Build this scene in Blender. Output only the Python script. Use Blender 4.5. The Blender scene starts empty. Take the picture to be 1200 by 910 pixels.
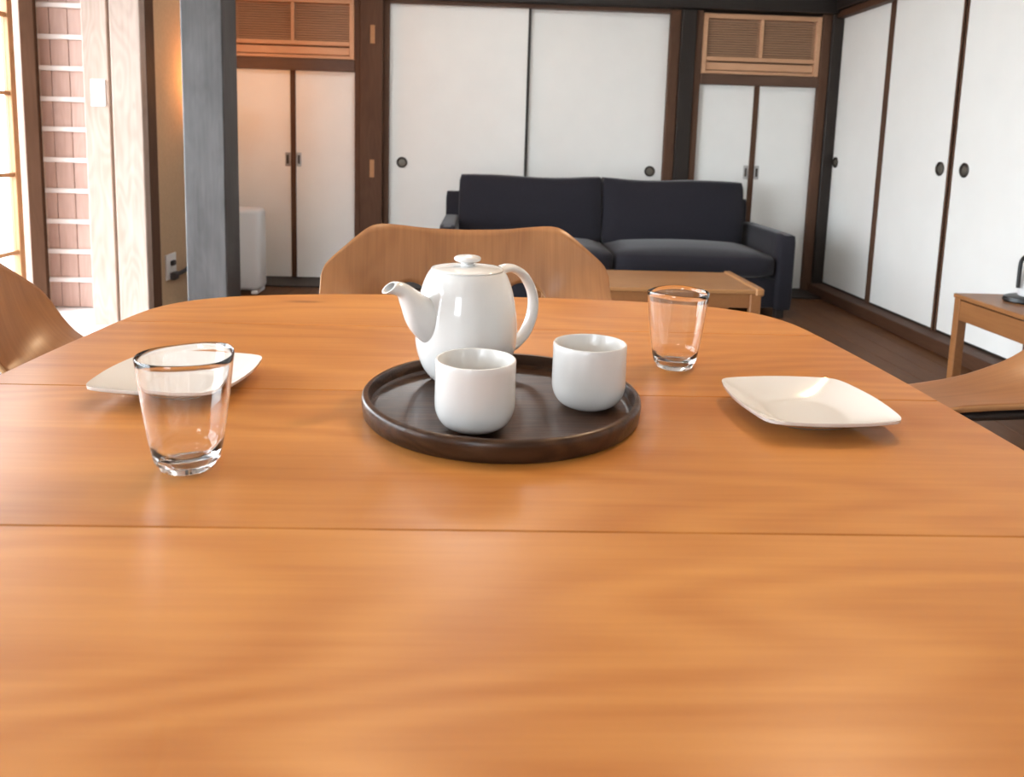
import bpy, bmesh, math, random
from mathutils import Vector, Matrix
random.seed(7)
PI = math.pi
scene = bpy.context.scene
COL = scene.collection

# ------------------------------------------------------------------ camera
CAM_Z = 1.01
cam_d = bpy.data.cameras.new('camera')
cam = bpy.data.objects.new('camera', cam_d)
COL.objects.link(cam)
scene.camera = cam
F_PX, CY = 914.4, 290.9
cam_d.sensor_fit = 'HORIZONTAL'
cam_d.sensor_width = 36.0
cam_d.lens = F_PX * 36.0 / 1200.0
cam_d.shift_y = (CY - 455.0) / 1200.0
cam_d.clip_start = 0.02
cam_d.dof.use_dof = True
cam_d.dof.focus_distance = 1.05
cam_d.dof.aperture_fstop = 9.0
_p, _y, _r = (math.radians(a) for a in (7.765, 2.128, 1.7136))
fwd = Vector((math.sin(_y) * math.cos(_p), math.cos(_y) * math.cos(_p), -math.sin(_p)))
rt0 = Vector((math.cos(_y), -math.sin(_y), 0))
up0 = rt0.cross(fwd)
rt = rt0 * math.cos(_r) + up0 * math.sin(_r)
up = -rt0 * math.sin(_r) + up0 * math.cos(_r)
M = Matrix((rt, up, -fwd)).transposed().to_4x4()
M.translation = (0, 0, CAM_Z)
cam.matrix_world = M

# ------------------------------------------------------------------ world, light, exposure
world = bpy.data.worlds.new('overcast_sky')
scene.world = world
world.use_nodes = True
wn = world.node_tree.nodes
wn['Background'].inputs[0].default_value = (0.88, 0.97, 1.05, 1)
wn['Background'].inputs[1].default_value = 12.3
scene.view_settings.view_transform = 'Standard'
scene.view_settings.look = 'None'
scene.view_settings.gamma = 1.0
scene.view_settings.use_curve_mapping = False
scene.view_settings.exposure = 0.28
LAMP_POWER = 36.0
FLOOR_LAMP_POWER = 6.5
ADDED_LAMP_POWER = 14.0
WARM = (1.0, 0.70, 0.42)

def portal(name, loc, rot, sx, sy):
    d = bpy.data.lights.new(name, 'AREA')
    d.shape = 'RECTANGLE'; d.size = sx; d.size_y = sy
    d.cycles.is_portal = True
    o = bpy.data.objects.new(name, d); COL.objects.link(o)
    o.location = loc; o.rotation_euler = rot
    return o
# daylight enters through the left windows and an added window behind the camera
portal('window_portal', (-2.53, 1.87, 1.0), (0, -PI / 2, 0), 2.0, 4.7)
portal('added_window_portal', (-1.1, -2.32, 1.575), (PI / 2, 0, 0), 1.1, 0.95)

# ------------------------------------------------------------------ materials
MATS = {}
def new_mat(name):
    m = bpy.data.materials.new(name); m.use_nodes = True
    n = m.node_tree.nodes; b = n['Principled BSDF']
    MATS[name] = m
    return m, n, m.node_tree.links, b

def plain(name, col, rough=0.5, metal=0.0, spec=0.5, coat=0.0, noise=0.0, nscale=30, bump=0.0):
    m, n, l, b = new_mat(name)
    b.inputs['Base Color'].default_value = (*col, 1)
    b.inputs['Roughness'].default_value = rough
    b.inputs['Metallic'].default_value = metal
    b.inputs['Specular IOR Level'].default_value = spec
    b.inputs['Coat Weight'].default_value = coat
    if noise > 0 or bump > 0:
        tc = n.new('ShaderNodeTexCoord'); nz = n.new('ShaderNodeTexNoise')
        nz.inputs['Scale'].default_value = nscale; nz.inputs['Detail'].default_value = 5
        l.new(tc.outputs['Object'], nz.inputs['Vector'])
        if noise > 0:
            r = n.new('ShaderNodeValToRGB')
            r.color_ramp.elements[0].position = 0.3; r.color_ramp.elements[1].position = 0.7
            r.color_ramp.elements[0].color = (*[c * (1 - noise) for c in col], 1)
            r.color_ramp.elements[1].color = (*[min(1, c * (1 + noise)) for c in col], 1)
            l.new(nz.outputs['Fac'], r.inputs['Fac']); l.new(r.outputs['Color'], b.inputs['Base Color'])
        if bump > 0:
            bp = n.new('ShaderNodeBump'); bp.inputs['Strength'].default_value = bump
            bp.inputs['Distance'].default_value = 0.002
            l.new(nz.outputs['Fac'], bp.inputs['Height']); l.new(bp.outputs['Normal'], b.inputs['Normal'])
    return m

def wood(name, dark, light, axis='X', rough=0.45, streak=110, figure=5.0, fig_amt=0.5, bump=0.06, spec=0.4, knots=False, stretch=0.05, coat=0.0, coord='Object'):
    """Grain running along one object axis: broad figure plus fine streaks."""
    m, n, l, b = new_mat(name)
    tc = n.new('ShaderNodeTexCoord'); oi = n.new('ShaderNodeObjectInfo')
    off = n.new('ShaderNodeVectorMath'); off.operation = 'SCALE'
    cmb = n.new('ShaderNodeCombineXYZ')
    for i in range(3): l.new(oi.outputs['Random'], cmb.inputs[i])
    l.new(cmb.outputs[0], off.inputs[0]); off.inputs['Scale'].default_value = 37.0
    add = n.new('ShaderNodeVectorMath'); l.new(tc.outputs[coord], add.inputs[0]); l.new(off.outputs[0], add.inputs[1])
    def mapped(s_along, s_across):
        mp = n.new('ShaderNodeMapping')
        sc = [s_across] * 3; sc['XYZ'.index(axis)] = s_along
        mp.inputs['Scale'].default_value = sc
        l.new(add.outputs[0], mp.inputs['Vector']); return mp
    # figure: contour lines of a slowly varying field give cathedral arches
    mp1 = mapped(figure * 0.22, figure)
    n1 = n.new('ShaderNodeTexNoise'); n1.inputs['Scale'].default_value = 1.0; n1.inputs['Detail'].default_value = 2.0
    n1.inputs['Roughness'].default_value = 0.4
    l.new(mp1.outputs[0], n1.inputs['Vector'])
    mul = n.new('ShaderNodeMath'); mul.operation = 'MULTIPLY'; mul.inputs[1].default_value = 95.0
    l.new(n1.outputs['Fac'], mul.inputs[0])
    sn = n.new('ShaderNodeMath'); sn.operation = 'SINE'; l.new(mul.outputs[0], sn.inputs[0])
    # fine streaks
    mp2 = mapped(streak * stretch, streak)
    n2 = n.new('ShaderNodeTexNoise'); n2.inputs['Scale'].default_value = 1.0; n2.inputs['Detail'].default_value = 4.0
    l.new(mp2.outputs[0], n2.inputs['Vector'])
    # blotches
    mp3 = mapped(figure * 0.35, figure * 0.9)
    n3 = n.new('ShaderNodeTexNoise'); n3.inputs['Scale'].default_value = 1.0; n3.inputs['Detail'].default_value = 3.0
    l.new(mp3.outputs[0], n3.inputs['Vector'])
    def lin(src, k, c):
        a = n.new('ShaderNodeMath'); a.operation = 'MULTIPLY_ADD'
        a.inputs[1].default_value = k; a.inputs[2].default_value = c
        l.new(src, a.inputs[0]); return a.outputs[0]
    def plus(x, y):
        a = n.new('ShaderNodeMath'); a.operation = 'ADD'; l.new(x, a.inputs[0]); l.new(y, a.inputs[1]); return a.outputs[0]
    f = plus(plus(lin(sn.outputs[0], 0.13 * fig_amt, 0.0), lin(n2.outputs['Fac'], 0.6, -0.30)), lin(n3.outputs['Fac'], 1.0, 0.0))
    cl = n.new('ShaderNodeClamp'); l.new(f, cl.inputs[0])
    mix = n.new('ShaderNodeMix'); mix.data_type = 'RGBA'
    mix.inputs['A'].default_value = (*dark, 1); mix.inputs['B'].default_value = (*light, 1)
    l.new(cl.outputs[0], mix.inputs['Factor'])
    out = mix.outputs['Result']
    if knots:
        mpk = mapped(2.2, 7.0)
        vo = n.new('ShaderNodeTexVoronoi'); vo.inputs['Scale'].default_value = 1.0
        l.new(mpk.outputs[0], vo.inputs['Vector'])
        r = n.new('ShaderNodeValToRGB')
        r.color_ramp.elements[0].position = 0.03; r.color_ramp.elements[1].position = 0.10
        r.color_ramp.elements[0].color = (0.42, 0.33, 0.27, 1); r.color_ramp.elements[1].color = (1, 1, 1, 1)
        l.new(vo.outputs['Distance'], r.inputs['Fac'])
        mk = n.new('ShaderNodeMix'); mk.data_type = 'RGBA'; mk.blend_type = 'MULTIPLY'; mk.inputs['Factor'].default_value = 0.8
        l.new(out, mk.inputs['A']); l.new(r.outputs['Color'], mk.inputs['B']); out = mk.outputs['Result']
    l.new(out, b.inputs['Base Color'])
    b.inputs['Roughness'].default_value = rough; b.inputs['Specular IOR Level'].default_value = spec
    b.inputs['Coat Weight'].default_value = coat
    if bump > 0:
        bp = n.new('ShaderNodeBump'); bp.inputs['Strength'].default_value = bump; bp.inputs['Distance'].default_value = 0.001
        l.new(n2.outputs['Fac'], bp.inputs['Height']); l.new(bp.outputs['Normal'], b.inputs['Normal'])
    return m

def glass(name, ior=1.48, rough=0.0, col=(1, 1, 1)):
    m, n, l, b = new_mat(name)
    b.inputs['Base Color'].default_value = (*col, 1)
    b.inputs['Transmission Weight'].default_value = 1.0
    b.inputs['Roughness'].default_value = rough; b.inputs['IOR'].default_value = ior
    return m

def pane_mat(name):
    m, n, l, b = new_mat(name)
    out = n['Material Output']; n.remove(b)
    tr = n.new('ShaderNodeBsdfTransparent'); gl = n.new('ShaderNodeBsdfGlossy'); gl.inputs['Roughness'].default_value = 0.02
    lw = n.new('ShaderNodeLayerWeight')
    pw = n.new('ShaderNodeMath'); pw.operation = 'POWER'; pw.inputs[1].default_value = 5.0
    l.new(lw.outputs['Facing'], pw.inputs[0])
    fr = n.new('ShaderNodeMath'); fr.operation = 'MULTIPLY_ADD'; fr.inputs[1].default_value = 0.46; fr.inputs[2].default_value = 0.02
    l.new(pw.outputs[0], fr.inputs[0])
    mx = n.new('ShaderNodeMixShader')
    l.new(fr.outputs[0], mx.inputs[0]); l.new(tr.outputs[0], mx.inputs[1]); l.new(gl.outputs[0], mx.inputs[2])
    l.new(mx.outputs[0], out.inputs['Surface'])
    return m

def emit(name, col, s):
    m, n, l, b = new_mat(name)
    b.inputs['Base Color'].default_value = (*col, 1)
    b.inputs['Emission Color'].default_value = (*col, 1); b.inputs['Emission Strength'].default_value = s
    return m

wood('table_wood', (0.37, 0.122, 0.020), (0.58, 0.255, 0.066), 'X', rough=0.34, streak=140, figure=4.2, fig_amt=1.15, bump=0.03, spec=0.38, knots=True)
wood('table_leg_wood', (0.50, 0.23, 0.08), (0.68, 0.37, 0.16), 'Z', rough=0.4)
wood('chair_veneer_vertical', (0.20, 0.085, 0.032), (0.42, 0.195, 0.075), 'Y', coord='UV', rough=0.30, streak=220, figure=8, fig_amt=0.4, bump=0.03, spec=0.55, stretch=0.02)
plain('ply_edge', (0.52, 0.29, 0.13), 0.5)
wood('oak_furniture', (0.36, 0.165, 0.06), (0.50, 0.25, 0.10), 'X', rough=0.42, streak=150)
wood('stand_wood', (0.24, 0.095, 0.032), (0.36, 0.155, 0.055), 'Y', rough=0.40, streak=150)
wood('floor_wood', (0.085, 0.032, 0.011), (0.165, 0.068, 0.025), 'Y', rough=0.5, streak=90, spec=0.18)
wood('brown_frame_wood', (0.075, 0.036, 0.022), (0.145, 0.075, 0.045), 'Z', rough=0.7, spec=0.2, streak=90)
wood('brown_rail_wood', (0.075, 0.036, 0.022), (0.145, 0.075, 0.045), 'X', rough=0.5, streak=90)
wood('sill_wood', (0.06, 0.026, 0.014), (0.115, 0.054, 0.030), 'Y', rough=0.55, streak=90, spec=0.2)
wood('dark_stile_wood', (0.045, 0.020, 0.011), (0.080, 0.038, 0.022), 'Z', rough=0.9, spec=0.02, streak=90)
wood('dark_post_wood', (0.014, 0.010, 0.008), (0.035, 0.024, 0.018), 'Z', rough=0.5, streak=90)
wood('dark_beam_wood', (0.012, 0.009, 0.008), (0.028, 0.020, 0.016), 'X', rough=0.55, streak=90)
wood('black_pillar_wood', (0.020, 0.017, 0.016), (0.105, 0.095, 0.092), 'Z', rough=0.5, streak=60, figure=9, fig_amt=0.25, bump=0.35, spec=0.45, knots=True)
wood('pale_cedar', (0.32, 0.22, 0.165), (0.54, 0.42, 0.355), 'Z', rough=0.6, streak=60, figure=7, fig_amt=0.7, knots=True)
wood('pink_cedar', (0.36, 0.21, 0.165), (0.54, 0.36, 0.30), 'Z', rough=0.6, streak=60, figure=7)
plain('pale_batten', (0.66, 0.58, 0.54), 0.6)
wood('window_frame_wood', (0.36, 0.17, 0.07), (0.52, 0.28, 0.13), 'Z', rough=0.5, streak=90)
wood('louver_wood', (0.56, 0.30, 0.16), (0.72, 0.42, 0.25), 'X', rough=0.5, streak=120)
wood('slat_wood', (0.40, 0.225, 0.13), (0.54, 0.32, 0.19), 'X', rough=0.6, streak=120)
plain('louver_void', (0.05, 0.027, 0.015), 0.8)
plain('fusuma_paper', (0.90, 0.895, 0.86), 0.75, noise=0.012, nscale=6, spec=0.2)
plain('plaster', (0.78, 0.77, 0.74), 0.9, noise=0.02, nscale=4, bump=0.05)
plain('beige_wall', (0.56, 0.39, 0.24), 0.9, noise=0.05, nscale=60, bump=0.15)
wood('ceiling_wood', (0.25, 0.15, 0.09), (0.36, 0.23, 0.14), 'Y', rough=0.6)
plain('black_metal', (0.012, 0.012, 0.013), 0.4, 0.0, 0.5)
plain('bronze', (0.06, 0.05, 0.04), 0.4, 0.6)
plain('pewter', (0.19, 0.17, 0.14), 0.45, 0.6)
plain('steel', (0.50, 0.49, 0.48), 0.35, 0.9)
plain('porcelain', (0.74, 0.725, 0.70), 0.10, spec=0.5, coat=0.3)
plain('porcelain_cup', (0.74, 0.725, 0.70), 0.22, spec=0.5)
plain('white_plastic', (0.80, 0.79, 0.78), 0.4)
plain('black_plastic', (0.012, 0.012, 0.012), 0.4)
plain('cord_rubber', (0.05, 0.045, 0.045), 0.6)
plain('lamp_shade_paper', (0.85, 0.7, 0.5), 0.8)
plain('gravel', (0.50, 0.48, 0.45), 0.9, noise=0.2, nscale=40)
plain('threshold_stone', (0.78, 0.74, 0.72), 0.7, noise=0.05, nscale=12)
plain('leaf_green', (0.05, 0.10, 0.03), 0.6, noise=0.4, nscale=20)
wood('tray_wood', (0.030, 0.013, 0.006), (0.085, 0.040, 0.020), 'X', rough=0.30, streak=300, figure=14, fig_amt=2.0, bump=0.25, spec=0.3, stretch=0.06)
glass('tumbler_glass', 1.47)
pane_mat('window_glass')
emit('added_lamp_glow', (1.0, 0.93, 0.84), 3.0)  # diffuser glow of the added lamp over the sofa
emit('lamp_glow', (1.0, 0.72, 0.42), 6.0)
# woven navy upholstery
def fabric():
    m, n, l, b = new_mat('navy_fabric')
    tc = n.new('ShaderNodeTexCoord')
    nz = n.new('ShaderNodeTexNoise'); nz.inputs['Scale'].default_value = 260; nz.inputs['Detail'].default_value = 2
    l.new(tc.outputs['Object'], nz.inputs['Vector'])
    mix = n.new('ShaderNodeMix'); mix.data_type = 'RGBA'
    mix.inputs['A'].default_value = (0.013, 0.012, 0.016, 1); mix.inputs['B'].default_value = (0.028, 0.027, 0.036, 1)
    l.new(nz.outputs['Fac'], mix.inputs['Factor']); l.new(mix.outputs['Result'], b.inputs['Base Color'])
    b.inputs['Roughness'].default_value = 0.9; b.inputs['Specular IOR Level'].default_value = 0.2
    b.inputs['Sheen Weight'].default_value = 0.25; b.inputs['Sheen Roughness'].default_value = 0.4
    bp = n.new('ShaderNodeBump'); bp.inputs['Strength'].default_value = 0.3; bp.inputs['Distance'].default_value = 0.002
    l.new(nz.outputs['Fac'], bp.inputs['Height']); l.new(bp.outputs['Normal'], b.inputs['Normal'])
fabric()

# ------------------------------------------------------------------ mesh helpers
def obj(name, bm, mat, parent=None, smooth=False, angle=40, mats=None):
    me = bpy.data.meshes.new(name)
    bm.normal_update(); bm.to_mesh(me); bm.free()
    for mm in (mats or [mat]): me.materials.append(MATS[mm])
    if smooth:
        me.polygons.foreach_set('use_smooth', [True] * len(me.polygons))
        me.set_sharp_from_angle(angle=math.radians(angle))
    o = bpy.data.objects.new(name, me); COL.objects.link(o)
    if parent: o.parent = parent
    return o

def box_bm(x0, x1, y0, y1, z0, z1, bev=0.0, seg=1, bm=None):
    own = bm is None
    b = bmesh.new()
    bmesh.ops.create_cube(b, size=1.0)
    for v in b.verts:
        v.co = Vector(((x0 + x1) / 2 + v.co.x * (x1 - x0), (y0 + y1) / 2 + v.co.y * (y1 - y0), (z0 + z1) / 2 + v.co.z * (z1 - z0)))
    if bev > 0:
        bmesh.ops.bevel(b, geom=list(b.edges), offset=bev, segments=seg, affect='EDGES', profile=0.5)
    if own: return b
    me = bpy.data.meshes.new('tmp'); b.to_mesh(me); b.free(); bm.from_mesh(me); bpy.data.meshes.remove(me)
    return bm

def box(name, x0, x1, y0, y1, z0, z1, mat, parent=None, bev=0.0, seg=1, smooth=False):
    return obj(name, box_bm(x0, x1, y0, y1, z0, z1, bev, seg), mat, parent, smooth)

def lathe_bm(prof, seg=64, cap=True, fn=None, bm=None):
    """prof: list of (r, z). fn(angle, r, z) -> (r, z) may deform."""
    bm = bm or bmesh.new(); rings = []
    for r, z in prof:
        if r < 1e-6:
            rings.append([bm.verts.new((0, 0, z))])
        else:
            ring = []
            for k in range(seg):
                a = 2 * PI * k / seg
                rr, zz = fn(a, r, z) if fn else (r, z)
                ring.append(bm.verts.new((rr * math.cos(a), rr * math.sin(a), zz)))
            rings.append(ring)
    for A, B in zip(rings, rings[1:]):
        if len(A) == 1 and len(B) == 1: continue
        for k in range(seg):
            k2 = (k + 1) % seg
            if len(A) == 1: bm.faces.new((A[0], B[k2], B[k]))
            elif len(B) == 1: bm.faces.new((A[k], A[k2], B[0]))
            else: bm.faces.new((A[k], A[k2], B[k2], B[k]))
    bmesh.ops.recalc_face_normals(bm, faces=list(bm.faces))
    return bm

def catmull(pts, n=8):
    P = [Vector(p) for p in pts]; out = []
    for i in range(len(P) - 1):
        p0 = P[i - 1] if i > 0 else P[i] * 2 - P[i + 1]
        p1, p2 = P[i], P[i + 1]
        p3 = P[i + 2] if i + 2 < len(P) else P[i + 1] * 2 - P[i]
        for k in range(n):
            t = k / n
            out.append(0.5 * ((2 * p1) + (p2 - p0) * t + (2 * p0 - 5 * p1 + 4 * p2 - p3) * t * t + (3 * p1 - p0 - 3 * p2 + p3) * t ** 3))
    out.append(P[-1].copy())
    return out

def tube_bm(path, rad, seg=12, cap=True, flat=None, bm=None, up_hint=Vector((0, 0, 1))):
    """Sweep a circle (or an ellipse: flat(t)->(ra, rb)) along path; rad number or fn(t)."""
    bm = bm or bmesh.new(); rings = []; N = len(path)
    path = [Vector(p) for p in path]
    prev = None
    for i, p in enumerate(path):
        t = (path[min(i + 1, N - 1)] - path[max(i - 1, 0)]).normalized()
        if prev is None:
            a = up_hint - t * up_hint.dot(t)
            if a.length < 1e-4: a = Vector((1, 0, 0)) - t * t.x
        else:
            a = prev - t * prev.dot(t)
        a.normalize(); prev = a
        b = t.cross(a)
        u = i / (N - 1)
        if flat: ra, rb = flat(u)
        else: ra = rb = rad(u) if callable(rad) else rad
        rings.append([bm.verts.new(p + a * ra * math.cos(2 * PI * k / seg) + b * rb * math.sin(2 * PI * k / seg)) for k in range(seg)])
    for A, B in zip(rings, rings[1:]):
        for k in range(seg):
            k2 = (k + 1) % seg
            bm.faces.new((A[k], A[k2], B[k2], B[k]))
    if cap:
        bm.faces.new(list(reversed(rings[0]))); bm.faces.new(rings[-1])
    bmesh.ops.recalc_face_normals(bm, faces=list(bm.faces))
    return bm

def prism_bm(poly, z0, z1, bev=0.0, seg=2):
    bm = bmesh.new()
    bot = [bm.verts.new((x, y, z0)) for x, y in poly]
    top = [bm.verts.new((x, y, z1)) for x, y in poly]
    fb = bm.faces.new(list(reversed(bot))); ft = bm.faces.new(top)
    n = len(poly)
    for i in range(n):
        bm.faces.new((bot[i], bot[(i + 1) % n], top[(i + 1) % n], top[i]))
    bmesh.ops.recalc_face_normals(bm, faces=list(bm.faces))
    if bev > 0:
        es = [e for e in bm.edges if abs(e.verts[0].co.z - e.verts[1].co.z) < 1e-6]
        bmesh.ops.bevel(bm, geom=es, offset=bev, segments=seg, affect='EDGES', profile=0.5)
    return bm

def thing(name, label, cat, loc=(0, 0, 0), rotz=0.0, group=None):
    o = bpy.data.objects.new(name, None); COL.objects.link(o)
    o.empty_display_size = 0.05
    o.location = loc; o.rotation_euler = (0, 0, rotz)
    o['label'] = label; o['category'] = cat
    if group: o['group'] = group
    return o
def tag(o, label, cat, group=None):
    o['label'] = label; o['category'] = cat
    if group: o['group'] = group
    return o
def struct(o, label=None):
    o['kind'] = 'structure'
    if label: o['label'] = label
    return o
def sempty(name, label=None, loc=(0, 0, 0)):
    o = bpy.data.objects.new(name, None); COL.objects.link(o); o.empty_display_size = 0.05
    o.location = loc
    return struct(o, label)
_trim = [0]
def trim(x0, x1, y0, y1, z0, z1, mat, label, bev=0.004):
    _trim[0] += 1
    return struct(box('trim_%d' % _trim[0], x0, x1, y0, y1, z0, z1, mat, None, bev), label)

# ------------------------------------------------------------------ room shell
BY, RX, LX, WX, RY = 5.50, 2.431, -1.76, -2.45, -2.20   # back, right, inner left, window plane, rear
CEIL = 2.60
# floor: boards running towards the back wall
floor = struct(box('floor', -2.6, 2.6, -2.4, 5.7, -0.06, -0.021, 'louver_void'), 'brown wooden board floor of the room')
pb = box_bm(-0.0595, 0.0595, RY - 0.1, BY + 0.05, -0.02, 0.0, 0.0015)
first = None
nb = 41
for i in range(nb):
    x = -2.39 + i * 0.12
    if first is None:
        first = obj('floor_board', pb, 'floor_wood', floor); o = first
    else:
        o = first.copy(); COL.objects.link(o)
    o.location = (x, 0, 0)
struct(box('ceiling', -2.6, 2.6, -2.4, 5.7, CEIL, CEIL + 0.05, 'plaster'), 'plaster ceiling')
struct(box('wall_back', -2.6, 2.6, 5.58, 5.66, 0, CEIL, 'plaster'), 'plaster wall behind the sliding panels')
struct(box('wall_right', 2.49, 2.57, -2.4, 5.58, 0, CEIL, 'plaster'), 'plaster wall above the right sliding panels')
# inner left wall between the posts and the back wall
struct(box('wall_left', LX - 0.08, LX, 4.06, 5.58, 0, CEIL, 'beige_wall'), 'sand coloured earthen wall behind the dark pillar')

# beam over the sliding panels, posts, rails and frames of the back wall
trim(-2.3, 2.43, 5.40, 5.58, 1.942, 2.20, 'dark_beam_wood', 'near black beam above the back wall panels')
trim(-2.3, 2.43, 5.54, 5.58, 1.90, 1.942, 'brown_rail_wood', 'thin brown lintel under the beam', 0.0)
trim(-0.865, -0.712, 5.43, 5.58, 0, 1.942, 'brown_frame_wood', 'brown post between left cabinet and white panels')
trim(-0.712, -0.672, 5.47, 5.58, 0, 1.942, 'brown_frame_wood', 'narrow brown jamb left of the wide white panels')
trim(1.250, 1.318, 5.47, 5.58, 0, 1.942, 'brown_frame_wood', 'narrow brown jamb right of the wide white panels')
trim(1.318, 1.420, 5.44, 5.58, 0, 1.942, 'dark_post_wood', 'near black post behind the sofa')
trim(1.420, 1.470, 5.46, 5.58, 0, 1.942, 'brown_frame_wood', 'brown jamb left of the right cabinet')
trim(2.302, 2.365, 5.46, 5.58, 0, 1.942, 'brown_frame_wood', 'brown jamb right of the right cabinet')
trim(2.365, 2.440, 5.44, 5.58, 0, 1.942, 'dark_post_wood', 'near black corner post')
trim(-0.905, -0.865, 5.46, 5.58, 0, 1.942, 'brown_frame_wood', 'brown jamb right of the left cabinet')
trim(-1.76, -0.905, 5.46, 5.58, 1.450, 1.530, 'brown_rail_wood', 'brown rail under the left louvered box')
trim(1.470, 2.302, 5.46, 5.58, 1.446, 1.518, 'brown_rail_wood', 'brown rail under the right louvered box')
trim(-0.672, 1.250, 5.47, 5.58, 1.916, 1.942, 'brown_rail_wood', 'brown head rail over the wide white panels', 0.002)
trim(-1.76, 2.44, 5.20, 5.58, 0.0, 0.012, 'dark_post_wood', 'flat dark strip along the foot of the back wall', 0.002)  # near black flat strip lying on the floor
# pale plugs let into the brown post
for z in (1.70, 0.80):
    pl = box('plug', -0.795, -0.765, 5.427, 5.434, z - 0.06, z + 0.06, 'oak_furniture', bpy.data.objects['trim_3'])

# right wall: sill, head rail, posts
trim(2.33, 2.49, RY, 5.44, 0.0, 0.070, 'sill_wood', 'brown raised sill under the right wall panels', 0.004)
trim(2.385, 2.49, RY, 5.44, 1.916, 1.960, 'sill_wood', 'brown head rail over the right wall panels', 0.003)
trim(2.36, 2.49, RY, 5.44, 1.960, 2.20, 'dark_beam_wood', 'near black beam above the right wall panels')

_door = [0]
def door(label):
    _door[0] += 1
    return sempty('door_%d' % _door[0], label)
def round_pull(parent, loc, axis, r=0.038):
    """Recessed round finger pull: dark rim and a paler cup."""
    rim = lathe_bm([(r * 0.62, 0.0), (r * 0.66, 0.006), (r * 0.85, 0.009), (r, 0.005), (r, -0.004)], 28)
    rim.transform(Matrix.Rotation(PI / 2, 4, 'X') if axis == 'Y' else Matrix.Rotation(-PI / 2, 4, 'Y'))
    o = obj('handle', rim, 'bronze', parent, True); o.location = loc
    cup = lathe_bm([(0, 0.0015), (r * 0.3, 0.003), (r * 0.42, 0.0015), (r * 0.64, 0.0015)], 28)
    cup.transform(Matrix.Rotation(PI / 2, 4, 'X') if axis == 'Y' else Matrix.Rotation(-PI / 2, 4, 'Y'))
    c = obj('pull_cup', cup, 'pewter', o, True)
    return o
def plate_pull(parent, x, z, y):
    o = box('handle', x - 0.017, x + 0.017, y - 0.006, y, z - 0.048, z + 0.048, 'steel', parent, 0.003)
    box('pull_cup', x - 0.008, x + 0.008, y - 0.007, y - 0.001, z - 0.03, z + 0.03, 'bronze', o)

# wide white sliding panels
d = door('wide white sliding panel on the left, partly behind the sofa')
box('panel', -0.672, 0.272, 5.505, 5.525, 0.012, 1.916, 'fusuma_paper', d)
box('edge_strip', 0.272, 0.290, 5.500, 5.525, 0.012, 1.916, 'dark_post_wood', d)
round_pull(d, (-0.582, 5.505, 0.846), 'Y')
d = door('wide white sliding panel on the right, behind the sofa')
box('panel', 0.285, 1.250, 5.530, 5.55, 0.012, 1.916, 'fusuma_paper', d)
round_pull(d, (1.166, 5.530, 0.832), 'Y')
# cabinet door pairs
def pair(xa, xm0, xm1, xb, ztop, where):
    d = door('narrow white cabinet door, left leaf of the pair ' + where)
    box('panel', xa, xm0, 5.505, 5.525, 0.018, ztop, 'fusuma_paper', d)
    box('edge_strip', xm0, (xm0 + xm1) / 2 - 0.001, 5.497, 5.525, 0.018, ztop, 'brown_frame_wood', d)
    plate_pull(d, xm0 - 0.022, 0.845, 5.505)
    d = door('narrow white cabinet door, right leaf of the pair ' + where)
    box('panel', xm1, xb, 5.505, 5.525, 0.018, ztop, 'fusuma_paper', d)
    box('edge_strip', (xm0 + xm1) / 2 + 0.001, xm1, 5.497, 5.525, 0.018, ztop, 'brown_frame_wood', d)
    plate_pull(d, xm1 + 0.020, 0.845, 5.505)
pair(-1.755, -1.350, -1.315, -0.905, 1.450, 'under the left louvered box')
pair(1.470, 1.867, 1.903, 2.302, 1.446, 'under the right louvered box')

# louvered boxes over the cabinets
def louver(x0, x1, z0, z1, label):
    t = thing('louvered_cover', label, 'vent cover', ((x0 + x1) / 2, 5.5, z0), 0, 'louvered air conditioner covers')
    w = (x1 - x0) / 2; h = z1 - z0
    box('back_panel', -w + .01, w - .01, 0.05, 0.07, 0.01, h - .01, 'louver_void', t)
    fr = [(-w, -w + .034, 0, h), (w - .034, w, 0, h)]
    for a in fr: box('frame_stile', a[0], a[1], -0.03, 0.05, a[2], a[3], 'louver_wood', t, 0.003)
    box('frame_rail', -w + .034, w - .034, -0.03, 0.05, h - .034, h, 'louver_wood', t, 0.003)
    box('frame_rail', -w + .034, w - .034, -0.026, 0.05, 0.0, 0.022, 'louver_wood', t, 0.003)
    box('lower_board', -w + .034, w - .034, -0.015, 0.05, 0.028, 0.078, 'louver_wood', t, 0.003)
    box('frame_rail', -w + .034, w - .034, -0.026, 0.05, 0.088, 0.118, 'louver_wood', t, 0.003)
    box('middle_stile', -0.012, 0.012, -0.024, 0.05, 0.118, h - .034, 'louver_wood', t, 0.002)
    for a, b in ((-w + .034, -0.012), (0.012, w - .034)):
        bm = bmesh.new(); n = 15
        for i in range(n):
            z = 0.122 + (h - .034 - 0.126) * (i + 0.5) / n
            box_bm(a, b, -0.008, 0.022, z - 0.0045, z + 0.0045, 0, 1, bm)
        s = obj('slats', bm, 'slat_wood', t); s['kind'] = 'stuff'
    return t
louver(-1.742, -0.910, 1.532, 1.932, 'pale wooden louvered box above the left cabinet, beside the dark pillar')
louver(1.474, 2.300, 1.520, 1.925, 'pale wooden louvered box above the right cabinet, near the corner')

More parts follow.
